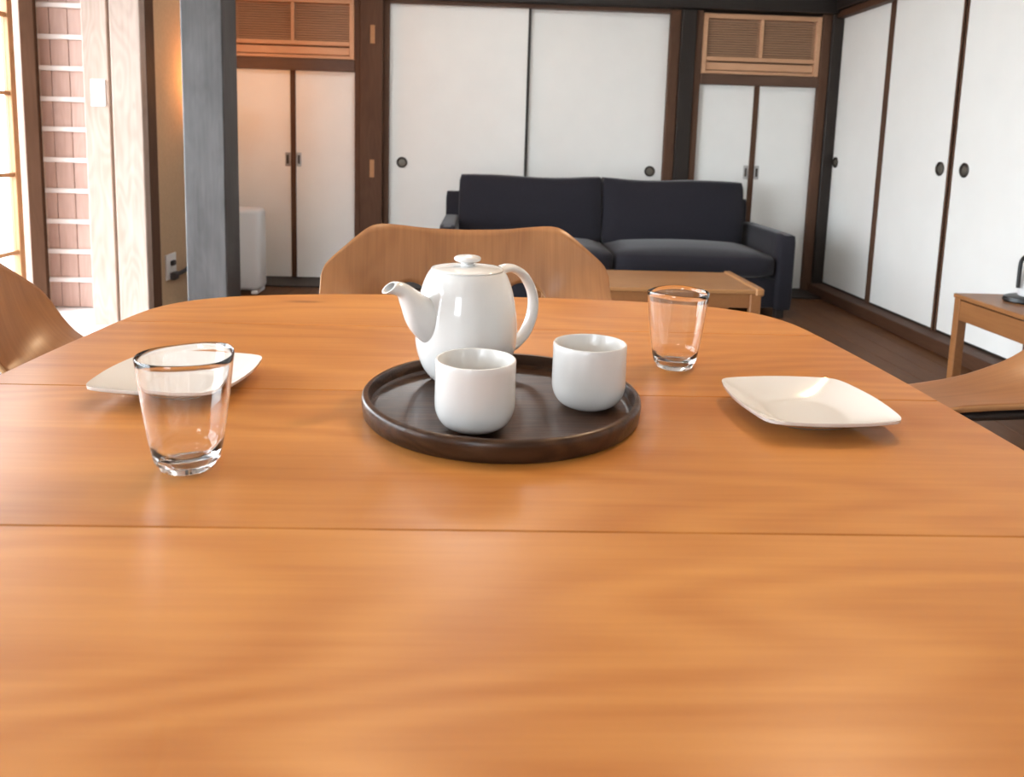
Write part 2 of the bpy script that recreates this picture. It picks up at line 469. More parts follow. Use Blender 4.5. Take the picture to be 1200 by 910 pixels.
# right wall sliding panels (alternating tracks)
edges = [5.44, 4.77, 4.03, 3.325, 2.62, 1.915, 1.21, 0.5, -0.2, -0.9, -1.6, -2.2]
lab = ['farthest white panel in the corner', 'white panel with its round pull at the near edge', 'white panel behind the wooden side table', 'white panel beside the side table']
for i in range(len(edges) - 1):
    y1, y0 = edges[i], edges[i + 1]
    d = door('right wall sliding ' + (lab[i] if i < 4 else 'white panel farther along the wall'))
    xo = 2.431 if i % 2 == 1 else 2.440
    box('panel', xo, xo + 0.02, y0, y1, 0.070, 1.916, 'fusuma_paper', d)
    w = 0.038 if i == 0 else 0.016
    w1 = 0.038 if i == 1 else 0.016
    box('edge_strip', xo - 0.004, xo + 0.02, y0, y0 + w, 0.070, 1.916, 'brown_frame_wood', d)
    if i: box('edge_strip', xo - 0.004, xo + 0.02, y1 - w1, y1, 0.070, 1.916, 'brown_frame_wood', d)
    box('edge_strip', xo - 0.003, xo + 0.02, y0, y1, 0.070, 0.082, 'dark_post_wood', d)
    if i == 0: hy = 5.395
    elif i == 1: hy = y0 + 0.085
    elif i == 2: hy = y1 - 0.115
    else: hy = (y0 + 0.1) if i % 2 else (y1 - 0.1)
    round_pull(d, (xo, hy, 0.935), 'X', 0.038)

# free standing dark pillar with lamp light behind it
struct(box('trim_30', -1.365, -1.180, 3.60, 3.800, 0, CEIL, 'black_pillar_wood', None, 0.006), 'black stained square pillar with mottled wear and knots')  # mottling and knots spread over the whole height

# ---- left: windows, posts and entrance screen
def window_unit(n, y0, y1, z0, z1, x, bars, label, stile=0.045):
    w = sempty('window_%d' % n, label)
    box('window_frame', x - 0.02, x + 0.02, y0, y0 + stile, z0, z1, 'window_frame_wood', w, 0.002)
    box('window_frame', x - 0.02, x + 0.02, y1 - stile, y1, z0, z1, 'window_frame_wood', w, 0.002)
    box('window_frame', x - 0.02, x + 0.02, y0 + stile, y1 - stile, z0, z0 + 0.09, 'window_frame_wood', w, 0.002)
    box('window_frame', x - 0.02, x + 0.02, y0 + stile, y1 - stile, z1 - 0.05, z1, 'window_frame_wood', w, 0.002)
    for z in bars:
        box('muntin', x - 0.012, x + 0.012, y0 + stile, y1 - stile, z - 0.011, z + 0.011, 'window_frame_wood', w)
    zs = [z0 + 0.09] + [z + .011 for z in bars]; ze = [z - .011 for z in bars] + [z1 - 0.05]
    for a, b in zip(zs, ze):
        box('pane', x - 0.002, x + 0.002, y0 + stile, y1 - stile, a, b, 'window_glass', w)
    return w
BARS = (0.36, 0.765, 1.18, 1.57)
ys = [-0.45, 0.71, 1.87, 3.03, 4.19]
for i in range(4):
    window_unit(i + 1, ys[i], ys[i + 1], 0.0, 1.96, WX, BARS, 'wooden framed glass door in the left wall' if i < 3 else 'wooden framed glass door at the left edge beside the dark stile')
struct(box('wall_left_upper', WX - 0.06, WX + 0.03, RY, 4.6, 1.96, CEIL, 'plaster'), 'plaster wall above the left glass doors')
trim(WX - 0.04, WX + 0.03, 4.245, 4.46, 0, 1.96, 'pale_cedar', 'pale slim post at the end of the glass doors')
trim(-2.213, -2.142, 3.86, 3.885, 0, 1.96, 'dark_stile_wood', 'dark brown stile in front of the boarded screen')
trim(WX - 0.06, -1.66, 3.86, 4.10, 1.96, 2.2, 'dark_beam_wood', 'dark lintel above the entrance posts')
trim(-1.995, -1.872, 4.0, 4.12, 0, 1.96, 'pale_cedar', 'pale cedar post carrying the light switch')
trim(-1.812, -1.669, 3.90, 4.02, 0, 1.96, 'pale_cedar', 'pale knotty cedar post beside the sand coloured wall')
trim(-1.70, -1.667, 3.955, 4.06, 0, 1.96, 'brown_frame_wood', 'brown strip standing in for the shaded right side of the pale post')  # darker wood paints the post's side face as if shaded
trim(-1.872, -1.812, 4.06, 4.12, 0, 1.96, 'dark_post_wood', 'dark strip standing in for the shaded gap between the two pale posts')  # near black filler paints the shade in the gap
trim(-2.42, -1.60, 3.30, 4.42, 0.0, 0.010, 'threshold_stone', 'pale threshold slab, carried forward to stand in for the sunlit entrance floor')  # front part whitens the floor where daylight falls
# boarded screen: vertical boards with pale horizontal battens
scr = thing('boarded_screen', 'pinkish wooden boarded screen with pale horizontal battens by the entrance', 'screen', (-2.18, 4.40, 0.0))
bw = 0.098
for i in range(6):
    x = -0.28 + i * bw
    box('board', x, x + bw - 0.003, 0.0, 0.02, 0.015, 1.96, 'pink_cedar', scr, 0.002)
for z in (1.662, 1.497, 1.331, 1.167, 1.006, 0.839, 0.670, 0.500, 0.332, 0.172, 1.83):
    box('batten', -0.28, 0.30, -0.018, 0.0, z - 0.013, z + 0.013, 'pale_batten', scr, 0.002)
# rear wall and the solid left wall beside the camera
struct(box('wall_left_near', WX - 0.06, WX + 0.03, RY, -0.45, 0.0, 1.96, 'plaster'), 'plaster wall left of the camera')
struct(box('wall_rear', -0.62, 2.6, RY - 0.1, RY, 0.0, CEIL, 'plaster'), 'plaster wall behind the camera')
struct(box('wall_rear_corner', -2.6, -1.6, RY - 0.1, RY, 0.0, CEIL, 'plaster'), 'plaster wall beside the added rear window')
struct(box('wall_rear_upper', -1.6, -0.62, RY - 0.1, RY, 2.0, CEIL, 'plaster'), 'plaster wall above the added rear window')
struct(box('wall_rear_lower', -1.6, -0.62, RY - 0.1, RY, 0.0, 1.15, 'plaster'), 'plaster wall under the added rear window')
w = sempty('window_5', 'window added behind the camera to light the back wall')  # unseen opening, put in and sized for light on the back wall
for x in (-1.6, -0.66): box('window_frame', x, x + 0.04, RY - 0.07, RY - 0.03, 1.15, 2.0, 'window_frame_wood', w, 0.002)
for x in (-1.56,): box('pane', x, x + 0.90, RY - 0.052, RY - 0.048, 1.15, 2.0, 'window_glass', w)
# ground outside
struct(box('ground_rear', -2.51, 30, -30, -2.35, -0.5, -0.35, 'gravel'), 'pale gravel outside behind the room')
struct(box('ground', -30, -2.51, -30, 30, -0.5, -0.35, 'gravel'), 'pale gravel outside the glass doors')
struct(box('wall_left_base', WX - 0.06, WX + 0.03, RY, 4.6, -0.35, -0.001, 'threshold_stone'), 'stone base under the glass doors')
struct(box('wall_left_end', -2.55, LX - 0.08, 4.46, 4.54, 0, CEIL, 'plaster'), 'plaster wall behind the boarded screen')

# switch, outlet, cord
t = thing('light_switch', 'white switch plate on the pale cedar post', 'switch', (-1.922, 4.0, 1.19))
box('cover_plate', -0.036, 0.036, -0.010, 0.0, -0.066, 0.066, 'white_plastic', t, 0.004, 2)
box('rocker', -0.012, 0.012, -0.013, -0.009, -0.03, 0.03, 'white_plastic', t, 0.002)
t = thing('wall_outlet', 'white wall outlet on the sand coloured wall left of the pillar', 'outlet', (LX, 4.40, 0.26))
box('cover_plate', 0.0, 0.010, -0.07, 0.07, -0.072, 0.072, 'white_plastic', t, 0.004, 2)
box('plug', 0.010, 0.040, -0.03, 0.03, -0.075, -0.03, 'cord_rubber', t, 0.006, 2)
box('plug', 0.010, 0.030, -0.02, 0.02, 0.005, 0.035, 'cord_rubber', t, 0.006, 2)
pts = catmull([(LX + 0.03, 4.40, 0.21), (LX + 0.06, 4.48, 0.23), (LX + 0.06, 4.60, 0.25), (-1.69, 4.72, 0.12), (-1.66, 4.78, 0.012)], 8)
tag(obj('power_cord', tube_bm(pts, 0.012, 10), 'cord_rubber', None, True), 'thick dark cord running from the wall outlet behind the pillar', 'cord')

# floor lamp hidden behind the pillar; gives the orange glow on the wall
t = thing('floor_lamp', 'floor lamp with paper shade standing behind the dark pillar', 'lamp', (-1.60, 4.80, 0.0))
obj('base', lathe_bm([(0, 0), (0.10, 0), (0.10, 0.012), (0.02, 0.02), (0, 0.02)], 32), 'black_metal', t, True)
obj('pole', tube_bm([(0, 0, 0.018), (0, 0, 0.6), (0, 0, 1.15)], 0.009, 10), 'black_metal', t, True)
sh = bmesh.new(); lathe_bm([(0.06, 0.98), (0.095, 1.20), (0.090, 1.20), (0.055, 0.98)], 32, bm=sh)
obj('lamp_shade', sh, 'lamp_shade_paper', t, True)
obj('bulb', lathe_bm([(0, 1.15), (0.03, 1.175), (0.035, 1.20), (0.025, 1.23), (0, 1.24)], 20), 'lamp_glow', t, True)
ld = bpy.data.lights.new('floor_lamp_light', 'POINT'); ld.energy = FLOOR_LAMP_POWER; ld.color = (1.0, 0.40, 0.12); ld.shadow_soft_size = 0.05
lo = bpy.data.objects.new('floor_lamp_light', ld); COL.objects.link(lo); lo.location = (-1.60, 4.80, 1.33)

# ceiling spotlights (above the frame)
def spot(x, y, label, power, aim=(0, 0.9, 0.72)):
    t = thing('ceiling_spotlight', label, 'lamp', (x, y, CEIL), 0, 'ceiling spotlights')
    obj('mount', lathe_bm([(0, 0), (0.05, 0), (0.05, -0.02), (0.012, -0.025), (0.012, -0.10), (0, -0.10)], 24), 'black_metal', t, True)
    obj('shade', lathe_bm([(0.0, -0.09), (0.045, -0.10), (0.05, -0.20), (0.046, -0.20), (0.042, -0.11), (0, -0.105)], 28), 'black_metal', t, True)
    obj('bulb', lathe_bm([(0, -0.12), (0.036, -0.13), (0.04, -0.16), (0.025, -0.185), (0, -0.19)], 20), 'lamp_glow', t, True)
    ld = bpy.data.lights.new('spotlight_light', 'SPOT'); ld.energy = power; ld.color = WARM; ld.shadow_soft_size = 0.035
    ld.spot_size = math.radians(75); ld.spot_blend = 0.7
    lo = bpy.data.objects.new('spotlight_light', ld); COL.objects.link(lo); lo.location = (x, y, CEIL - 0.22)
    lo.rotation_euler = (Vector(aim) - lo.location).to_track_quat('-Z', 'Y').to_euler()
spot(0.95, 1.75, 'ceiling spotlight over the far right of the dining table', LAMP_POWER * 1.5, (0.25, 0.9, 0.72))
spot(0.75, 1.15, 'ceiling spotlight over the right of the dining table', LAMP_POWER * 0.35, (0.15, 1.0, 0.72))
spot(-0.3, 1.9, 'ceiling spotlight over the far chair', LAMP_POWER * 0.7, (-0.1, 0.8, 0.72))
spot(1.2, 3.2, 'ceiling spotlight over the low table and sofa', LAMP_POWER * 0.4, (0.9, 4.0, 0.35))

# unseen ceiling lamp over the sofa, added to brighten the back wall
t = thing('added_ceiling_lamp', 'added round white ceiling lamp over the sofa area, out of view', 'lamp', (-0.05, 4.0, CEIL))
obj('mount', lathe_bm([(0, 0), (0.07, 0), (0.07, -0.02), (0, -0.02)], 32), 'white_plastic', t, True, 40)
obj('diffuser', lathe_bm([(0, -0.02), (0.20, -0.02), (0.225, -0.035), (0.215, -0.06), (0.15, -0.078), (0, -0.085)], 48), 'added_lamp_glow', t, True, 50)
ld = bpy.data.lights.new('added_lamp_light', 'POINT'); ld.energy = ADDED_LAMP_POWER; ld.color = (0.96, 0.98, 1.0); ld.shadow_soft_size = 0.12
lo = bpy.data.objects.new('added_lamp_light', ld); COL.objects.link(lo); lo.location = (-0.05, 4.0, CEIL - 0.24)

# ------------------------------------------------------------------ dining table
ZT = 0.72
q = [(0, 1.4485), (.13, 1.4465), (.227, 1.440), (.30, 1.431), (.382, 1.4125), (.436, 1.394), (.470, 1.373), (.497, 1.350), (.522, 1.312), (.538, 1.26), (.546, 1.18), (.551, 1.09), (.5555, .97), (.557, .80)]
qq = [(p.x, p.y) for p in catmull([(a, b, 0) for a, b in q], 6)]
outline = [(a, b) for a, b in qq] + [(a, 1.6 - b) for a, b in reversed(qq[:-1])]
outline += [(-a, b) for a, b in reversed(outline[1:-1])]
dt = thing('dining_table', 'orange tan wooden dining table with rounded corners holding the tea set', 'table', (-0.011, 0, 0))
def clip_y(poly, y0, y1):
    def half(P, f, inter):
        out = []
        for i in range(len(P)):
            a, b = P[i], P[(i + 1) % len(P)]
            if f(a): out.append(a)
            if f(a) != f(b): out.append(inter(a, b))
        return out
    def at(yv):
        return lambda a, b: (a[0] + (b[0] - a[0]) * (yv - a[1]) / (b[1] - a[1]), yv)
    P = half(poly, lambda p: p[1] >= y0, at(y0))
    return half(P, lambda p: p[1] <= y1, at(y1))
seams = [0.10, 0.232, 0.553, 0.878, 1.192, 1.50]
for a, b in zip(seams, seams[1:]):
    P = clip_y(outline, a + 0.0003, b - 0.0003)
    P2 = [P[0]]
    for p in P[1:]:
        if math.hypot(p[0] - P2[-1][0], p[1] - P2[-1][1]) > 1e-4: P2.append(p)
    if math.hypot(P2[0][0] - P2[-1][0], P2[0][1] - P2[-1][1]) < 1e-4: P2.pop()
    obj('board', prism_bm(P2, ZT - 0.028, ZT, 0.0012, 1), 'table_wood', dt)
box('apron', -0.42, 0.42, 1.27, 1.29, 0.625, 0.692, 'oak_furniture', dt)
box('apron', -0.42, 0.42, 0.31, 0.33, 0.625, 0.692, 'oak_furniture', dt)
box('apron', -0.44, -0.42, 0.33, 1.27, 0.625, 0.692, 'oak_furniture', dt)
box('apron', 0.42, 0.44, 0.33, 1.27, 0.625, 0.692, 'oak_furniture', dt)
for sx in (-1, 1):
    for yy in (0.30, 1.30):
        obj('leg', tube_bm([(sx * 0.43, yy, 0.0), (sx * 0.43, yy, 0.35), (sx * 0.43, yy, 0.692)], lambda t: 0.02 + 0.012 * t, 20), 'table_leg_wood', dt, True)

# ------------------------------------------------------------------ bent plywood armchairs
def interp(pts, x):
    if x <= pts[0][0]: return pts[0][1]
    for (a, b), (c, d2) in zip(pts, pts[1:]):
        if x <= c: return b + (d2 - b) * (x - a) / (c - a)
    return pts[-1][1]
def smooth_pts(p, n=8): return [(v.x, v.y) for v in catmull([(a, b, 0) for a, b in p], n)]
HW = 0.31
top_curve = smooth_pts([(0, .813), (.08, .8155), (.15, .8225), (.185, .8245), (.21, .8195), (.235, .803), (.265, .778), (.29, .756), (.303, .741), (.31, .722)])
path_curve = smooth_pts([(-.030, .835), (-.014, .785), (0, .735), (.018, .703), (.038, .678), (.055, .664), (.076, .650), (.105, .635), (.16, .614), (.20, .604), (.26, .594), (.33, .588)])  # (forward, z)
inner_curve = smooth_pts([(-.030, .835), (-.014, .785), (0, .735), (.007, .700), (.015, .668), (.028, .640), (.050, .619), (.09, .607), (.16, .601), (.20, .599), (.26, .594), (.33, .588)])
def lat(x):
    t = max(0.0, min(1.0, (abs(x) - 0.17) / 0.13)); return t * t * (3 - 2 * t)
def _fw(curve, z):
    for (a, b), (c, d2) in zip(curve, curve[1:]):
        if b >= z >= d2: return a + (c - a) * (b - z) / (b - d2 + 1e-9)
    return curve[0][0] if z > curve[0][1] else curve[-1][0]
def path_at(z, x=0.0):      # forward distance for a height; the arm's inner edge hangs lower than its outer edge
    t = lat(x); return _fw(inner_curve, z) * (1 - t) + _fw(path_curve, z) * t
def bow(x): return -0.035 * (1 - (abs(x) / HW) ** 2)       # middle of the back sits further back
def arch(x):
    a = abs(x)
    if a > 0.180: return 0.640 + 0.024 * lat(x)
    if a < 0.070: return 0.640
    u = (a - 0.070) / 0.110
    return 0.640 + 0.062 * math.sin(PI * u) ** 0.45
def grain_uv(bm):     # veneer grain runs down the back and on along the arms
    uv = bm.loops.layers.uv.new('veneer')
    for f in bm.faces:
        for lp in f.loops: lp[uv].uv = (lp.vert.co.x, lp.vert.co.z + lp.vert.co.y)
def back_bm():
    bm = bmesh.new()
    xs = [HW * (0.35 * k / 44 + 0.65 * math.sin(PI / 2 * k / 44)) for k in range(-44, 45)]
    grid = {}
    NB = 12
    for i, x in enumerate(xs):
        zt, zb = interp(top_curve, abs(x)), arch(x)
        for j in range(NB + 1):
            z = zt + (zb - zt) * j / NB
            grid[i, j] = bm.verts.new((x, -(path_at(z, x) + bow(x)), z))
    for i in range(len(xs) - 1):
        for j in range(NB):
            bm.faces.new((grid[i, j], grid[i, j + 1], grid[i + 1, j + 1], grid[i + 1, j]))
    # arms: carry on forward
    fw = [0.075, 0.09, 0.105, 0.13, 0.16, 0.20, 0.24, 0.28, 0.30]
    inv = lambda d, x: interp(inner_curve, d) * (1 - lat(x)) + interp(path_curve, d) * lat(x)
    for side in (-1, 1):
        cols = [i for i, x in enumerate(xs) if x * side > 0.1795]
        prev = {i: grid[i, NB] for i in cols}
        for k, dd in enumerate(fw):
            cur = {}
            for i in cols:
                x = xs[i]
                u = (abs(x) - 0.245) / 0.065
                d3 = dd - (0.035 * u ** 4 if k == len(fw) - 1 else 0.012 * u ** 4 if k == len(fw) - 2 else 0)
                cur[i] = bm.verts.new((x, -(d3 + bow(x) * max(0.0, 1 - (k + 1) / 5)), inv(d3, x)))
            for a, b in zip(cols, cols[1:]):
                bm.faces.new((prev[a], cur[a], cur[b], prev[b]))
            prev = cur
    # neck
    cols = [i for i, x in enumerate(xs) if abs(x) < 0.0705]
    prev = {i: grid[i, NB] for i in cols}
    y0 = path_at(0.640) - 0.035
    for dd, z in ((y0 + .006, .62), (y0 + .014, .57), (y0 + .028, .52), (y0 + .05, .48), (y0 + .08, .455), (y0 + .12, .443), (y0 + .17, .4375)):
        cur = {i: bm.verts.new((xs[i] * (1 + (0.62 - z) * 1.6), -dd, z)) for i in cols}
        for a, b in zip(cols, cols[1:]):
            bm.faces.new((prev[a], cur[a], cur[b], prev[b]))
        prev = cur
    bmesh.ops.recalc_face_normals(bm, faces=list(bm.faces))
    grain_uv(bm)
    return bm
def seat_bm():
    bm = bmesh.new(); R, A = 10, 48
    rings = []
    for r in range(R + 1):
        ring = []
        for k in range(A):
            a = 2 * PI * k / A; n = 4.2
            c, s = math.cos(a), math.sin(a)
            rho = (abs(c) ** n + abs(s) ** n) ** (-1 / n) * max(r, 0.02) / R
            x, y = 0.235 * rho * c, 0.20 * rho * s
            z = 0.426 + 0.02 * (x / .235) ** 2 + (0.012 * (y / .2) ** 2 if y > 0 else -0.018 * (y / .2) ** 4)
            ring.append(bm.verts.new((x, -0.27 + y, z)))
        rings.append(ring)
    for a, b in zip(rings, rings[1:]):
        for k in range(A): bm.faces.new((a[k], a[(k + 1) % A], b[(k + 1) % A], b[k]))
    bm.faces.new(rings[0])
    bmesh.ops.recalc_face_normals(bm, faces=list(bm.faces))
    grain_uv(bm)
    return bm
def solid(o, th, off):
    md = o.modifiers.new('ply_thickness', 'SOLIDIFY'); md.thickness = th; md.offset = off
    md.material_offset_rim = 1; md.use_even_offset = False
def make_chair(label):
    t = thing('plywood_armchair', label, 'chair', (0, 0, 0), 0, 'bent plywood armchairs around the dining table')
    o = obj('backrest', back_bm(), None, t, True, 60, ['chair_veneer_vertical', 'ply_edge']); solid(o, 0.010, 0)
    o = obj('seat', seat_bm(), None, t, True, 60, ['chair_veneer_vertical', 'ply_edge']); solid(o, 0.010, 0)
    for sx in (-1, 1):
        p = catmull([(sx * .25, -0.40, 0.0), (sx * .225, -0.345, .30), (sx * .205, -0.30, .545), (sx * .198, -0.275, .570), (sx * .196, -0.24, .5785), (sx * .194, -0.16, .5835), (sx * .192, -0.10, .588)], 6)
        obj('leg', tube_bm(p, 0.0085, 10), 'black_metal', t, True)
        p = catmull([(sx * .235, 0.03, 0.0), (sx * .19, -0.06, .25), (sx * .16, -0.125, .405), (sx * .145, -0.15, .421)], 6)
        obj('leg', tube_bm(p, 0.0085, 10), 'black_metal', t, True)
    obj('stretcher', tube_bm([(-.218, -0.328, .400), (0, -0.328, .400), (.218, -0.328, .400)], 0.0075, 10), 'black_metal', t, True)
    obj('stretcher', tube_bm([(-.16, -0.130, .406), (0, -0.130, .412), (.16, -0.130, .406)], 0.0075, 10), 'black_metal', t, True)
    return t
def dup(root, loc, rz, label):
    r = root.copy(); COL.objects.link(r); r.location = loc; r.rotation_euler = (0, 0, rz); r['label'] = label
    for ch in list(root.children):
        c = ch.copy(); COL.objects.link(c); c.parent = r
    return r
ch = make_chair('plywood armchair at the far side of the dining table, behind the teapot')
ch.location = (-0.032, 1.665, 0); ch.rotation_euler = (0, 0, math.radians(5))
dup(ch, (-0.722, 0.985, 0), math.radians(90), 'plywood armchair at the left end of the table, cut by the photo edge')
dup(ch, (1.04, 1.03, 0), math.radians(-90), 'plywood armchair at the right of the table, only its arm in view')

# ------------------------------------------------------------------ tray
tx, ty = 0.024, 0.822
t = thing('serving_tray', 'round dark brown wooden tray under the teapot and cups', 'tray', (tx, ty, ZT))
R = 0.1505
obj('rim', lathe_bm([(R - .009, .0055), (R - .0085, .019), (R - .007, .0225), (R - .003, .0228), (R - .0006, .0205), (R, .016), (R - .0015, .003), (R - .004, .0), (R - .012, .0), (R - .012, .0055)], 128), 'tray_wood', t, True, 50)
obj('tray_floor', lathe_bm([(0, .0062), (R - .016, .0062), (R - .011, .0075), (R - .0085, .0105), (R - .0085, .004), (R - .012, .0), (0, 0)], 128), 'tray_wood', t, True, 50)
ZF = ZT + 0.0065

# ------------------------------------------------------------------ cups
def cup(loc, label):
    r, h = 0.0399, 0.0705
    outer = [(0, 0.0012), (.018, .0008), (.021, 0.0), (.0225, .0006), (.029, .0035), (.0345, .0085), (.0385, .0165), (.0400, .026), (r, .045), (r, h - .001)]
    inner = [(r - .0006, h), (r - .0022, h), (r - .0028, h - .001), (r - .003, .045), (.037, .026), (.0345, .017), (.029, .0105), (.02, .007), (0, .006)]
    prof = [(v.x, v.y) for v in catmull([(a, b, 0) for a, b in outer], 4)] + inner
    o = obj('tea_cup', lathe_bm([(max(a, 0), b) for a, b in prof], 72), 'porcelain_cup', None, True, 50)
    o.location = loc
    return tag(o, label, 'cup', 'white handleless tea cups on the tray')
cup((-0.0045, 0.750, ZF), 'white handleless porcelain cup in front of the teapot')
cup((0.1185, 0.822, ZF), 'white handleless porcelain cup on the right side of the tray')

# ------------------------------------------------------------------ teapot
TP = (-0.018, 0.905, ZF)
t = thing('teapot', 'white porcelain teapot with lid and loop handle on the tray', 'teapot', TP, math.atan2(-0.61, -0.79))
body = [(0, .0015), (.030, .001), (.033, .0), (.037, .002), (.0445, .009), (.0520, .020), (.0575, .036), (.0602, .055), (.0592, .080), (.0545, .107), (.0490, .1235), (.0445, .1315), (.0430, .1330)]
inner = [(.0405, .1330), (.0400, .131), (.044, .122), (.052, .1), (.056, .07), (.053, .04), (.04, .01), (0, .006)]
prof = [(max(v.x, 0), v.y) for v in catmull([(a, b, 0) for a, b in body], 5)] + inner
obj('body', lathe_bm(prof, 96), 'porcelain', t, True, 50)
lid = [(.0395, .1300), (.0420, .1330), (.0428, .1345), (.0420, .1355), (.037, .1363), (.025, .1378), (.012, .1388), (0, .139)]
lo = obj('lid', lathe_bm(lid, 72), 'porcelain', t, True, 60)
knob = [(0, .137), (.0095, .1378), (.0078, .1395), (.0075, .1410), (.0105, .1427), (.0148, .1445), (.0158, .1468), (.0145, .1490), (.009, .1505), (0, .1510)]
obj('knob', lathe_bm([(max(v.x, 0), v.y) for v in catmull([(a, b, 0) for a, b in knob], 4)], 48), 'porcelain', lo, True, 60)
# spout along local +x: rings given by their upper and lower points in the x-z plane
sr = [((.038, .098), (.040, .048), .0210), ((.050, .1035), (.055, .0515), .0195), ((.0645, .1124), (.067, .060), .0165), ((.075, .1195), (.0795, .0755), .0135),
      ((.083, .1243), (.087, .096), .0115), ((.089, .1268), (.0925, .109), .0100), ((.0945, .128), (.101, .114), .0093), ((.098, .1283), (.113, .1165), .0088)]
up_ = catmull([(a[0], 0, a[1]) for a, b, w_ in sr], 5); lo_ = catmull([(b[0], 0, b[1]) for a, b, w_ in sr], 5); wd_ = catmull([(w_, 0, 0) for a, b, w_ in sr], 5)
bm = bmesh.new(); rings = []
def sring(i, k, push=0.0):
    c = (up_[i] + lo_[i]) / 2; a = (up_[i] - lo_[i]) / 2
    nrm = Vector((-a.z, 0, a.x)).normalized()
    c = c + nrm * push
    return [bm.verts.new(c + a * k * math.cos(2 * PI * j / 32) + Vector((0, wd_[i].x * k * math.sin(2 * PI * j / 32), 0))) for j in range(32)]
N_ = len(up_)
for i in range(N_): rings.append(sring(i, 1.0))
rings.append(sring(N_ - 1, 0.93, 0.0012 if False else 0.0))
for i in range(N_ - 1, N_ - 14, -1): rings.append(sring(i, 0.78))
for A_, B_ in zip(rings, rings[1:]):
    for k in range(32): bm.faces.new((A_[k], A_[(k + 1) % 32], B_[(k + 1) % 32], B_[k]))
bmesh.ops.recalc_face_normals(bm, faces=list(bm.faces))
obj('spout', bm, 'porcelain', t, True, 70)
hp = catmull([(-.036, 0, .1215), (-.046, 0, .127), (-.058, 0, .1305), (-.072, 0, .1285), (-.089, 0, .1175), (-.1025, 0, .095), (-.1035, 0, .070), (-.093, 0, .047), (-.077, 0, .034), (-.064, 0, .029), (-.052, 0, .028)], 6)
obj('handle', tube_bm(hp, None, 24, True, lambda u: (0.0048 + 0.001 * abs(2 * u - 1), 0.0090 + 0.0015 * abs(2 * u - 1))), 'porcelain', t, True, 60)

# ------------------------------------------------------------------ tumblers
def tumbler(loc, label, rt_, rb, h, lob, ph, lean):
    th = 0.0013
    def fn(a, r, z):
        k = max(0.0, min(1.0, z / h))
        wob = 1 + lob * math.sin(6 * a + ph) * (0.35 + 0.65 * math.sin(PI * min(1, k * 1.05))) + 0.018 * k * math.sin(2 * a + ph * 1.7)
        return r * wob, z + (0.0010 * math.sin(2 * a + ph) + 0.0006 * math.sin(3 * a)) * k ** 4
    def rad(k): return rb + (rt_ - rb) * (k ** 0.62)
    out = [(0, .0012), (rb * .6, .0006), (rb * .85, 0.0), (rb * .97, .002), (rb * 1.02, .006)]
    ks = [0.08 + 0.92 * i / 16 for i in range(17)]
    out += [(rad(k) , h * k) for k in ks]
    inn = [(rt_ - th * .5, h + .0009), (rt_ - th, h)] + [(rad(k) - th, h * k) for k in reversed(ks[2:-1])]
    inn += [(rb * .95, .0135), (rb * .78, .0090), (rb * .4, .0075), (0, .0072)]
    o = obj('glass_tumbler', lathe_bm(out + inn, 96, fn=fn), 'tumbler_glass', None, True, 60)
    o.location = loc
    o.rotation_euler = (0, 0, lean)
    return tag(o, label, 'glass', 'hand blown glass tumblers on the dining table')
tumbler((-0.2535, 0.660, ZT + .0002), 'clear hand blown tumbler in front of the left plate', 0.0395, 0.0235, 0.1005, 0.012, 0.4, 0.3)
tumbler((0.2570, 0.998, ZT + .0002), 'clear hand blown tumbler at the right, behind the tray', 0.0395, 0.0240, 0.1020, 0.018, 1.9, 1.1)

# ------------------------------------------------------------------ square plates
def plate(loc, rz, label, s=0.0800):
    bm = bmesh.new(); R_, A = 26, 96; top, bot = [], []
    def surf(rho, a, n):
        c, s_ = math.cos(a), math.sin(a)
        e = 1 + ((abs(c) ** n + abs(s_) ** n) ** (-1 / n) - 1) * (0.42 + 0.25 * rho)
        return e * c, e * s_, e
    def zfun(rho, d):
        k = max(0.0, rho - 0.52) / 0.48
        return 0.0045 + 0.0165 * k ** 1.15 
    for r in range(R_ + 1):
        rho = max(r, .03) / R_
        n = 2 + 8.0 * rho ** 2
        tr, br = [], []
        for k in range(A):
            a = 2 * PI * k / A
            x, y, e = surf(rho, a, n)
            x *= s * rho; y *= s * rho
            d = math.hypot(x, y) / s
            z = zfun(rho, d)
            tr.append(bm.verts.new((x, y, z)))
            zb = z - 0.0035 if rho > 0.54 else 0.0008
            if 0.44 < rho <= 0.54: zb = 0.0
            br.append(bm.verts.new((x * 0.995, y * 0.995, max(0.0, zb))))
        top.append(tr); bot.append(br)
    for G, fl in ((top, False), (bot, True)):
        for a, b in zip(G, G[1:]):
            for k in range(A):
                f = (a[k], a[(k + 1) % A], b[(k + 1) % A], b[k])
                bm.faces.new(f if not fl else tuple(reversed(f)))
        bm.faces.new(G[0])
    for k in range(A): bm.faces.new((top[-1][k], top[-1][(k + 1) % A], bot[-1][(k + 1) % A], bot[-1][k]))
    bmesh.ops.recalc_face_normals(bm, faces=list(bm.faces))
    o = obj('square_plate', bm, 'porcelain', None, True, 60)
    o.location = loc; o.rotation_euler = (0, 0, rz)
    return tag(o, label, 'plate', 'square white plates on the dining table')
plate((0.3585, 0.817, ZT), math.radians(3), 'white square plate with upturned corners at the right of the tray')
plate((-0.343, 0.877, ZT), math.radians(-4), 'white square plate with upturned corners behind the left tumbler')

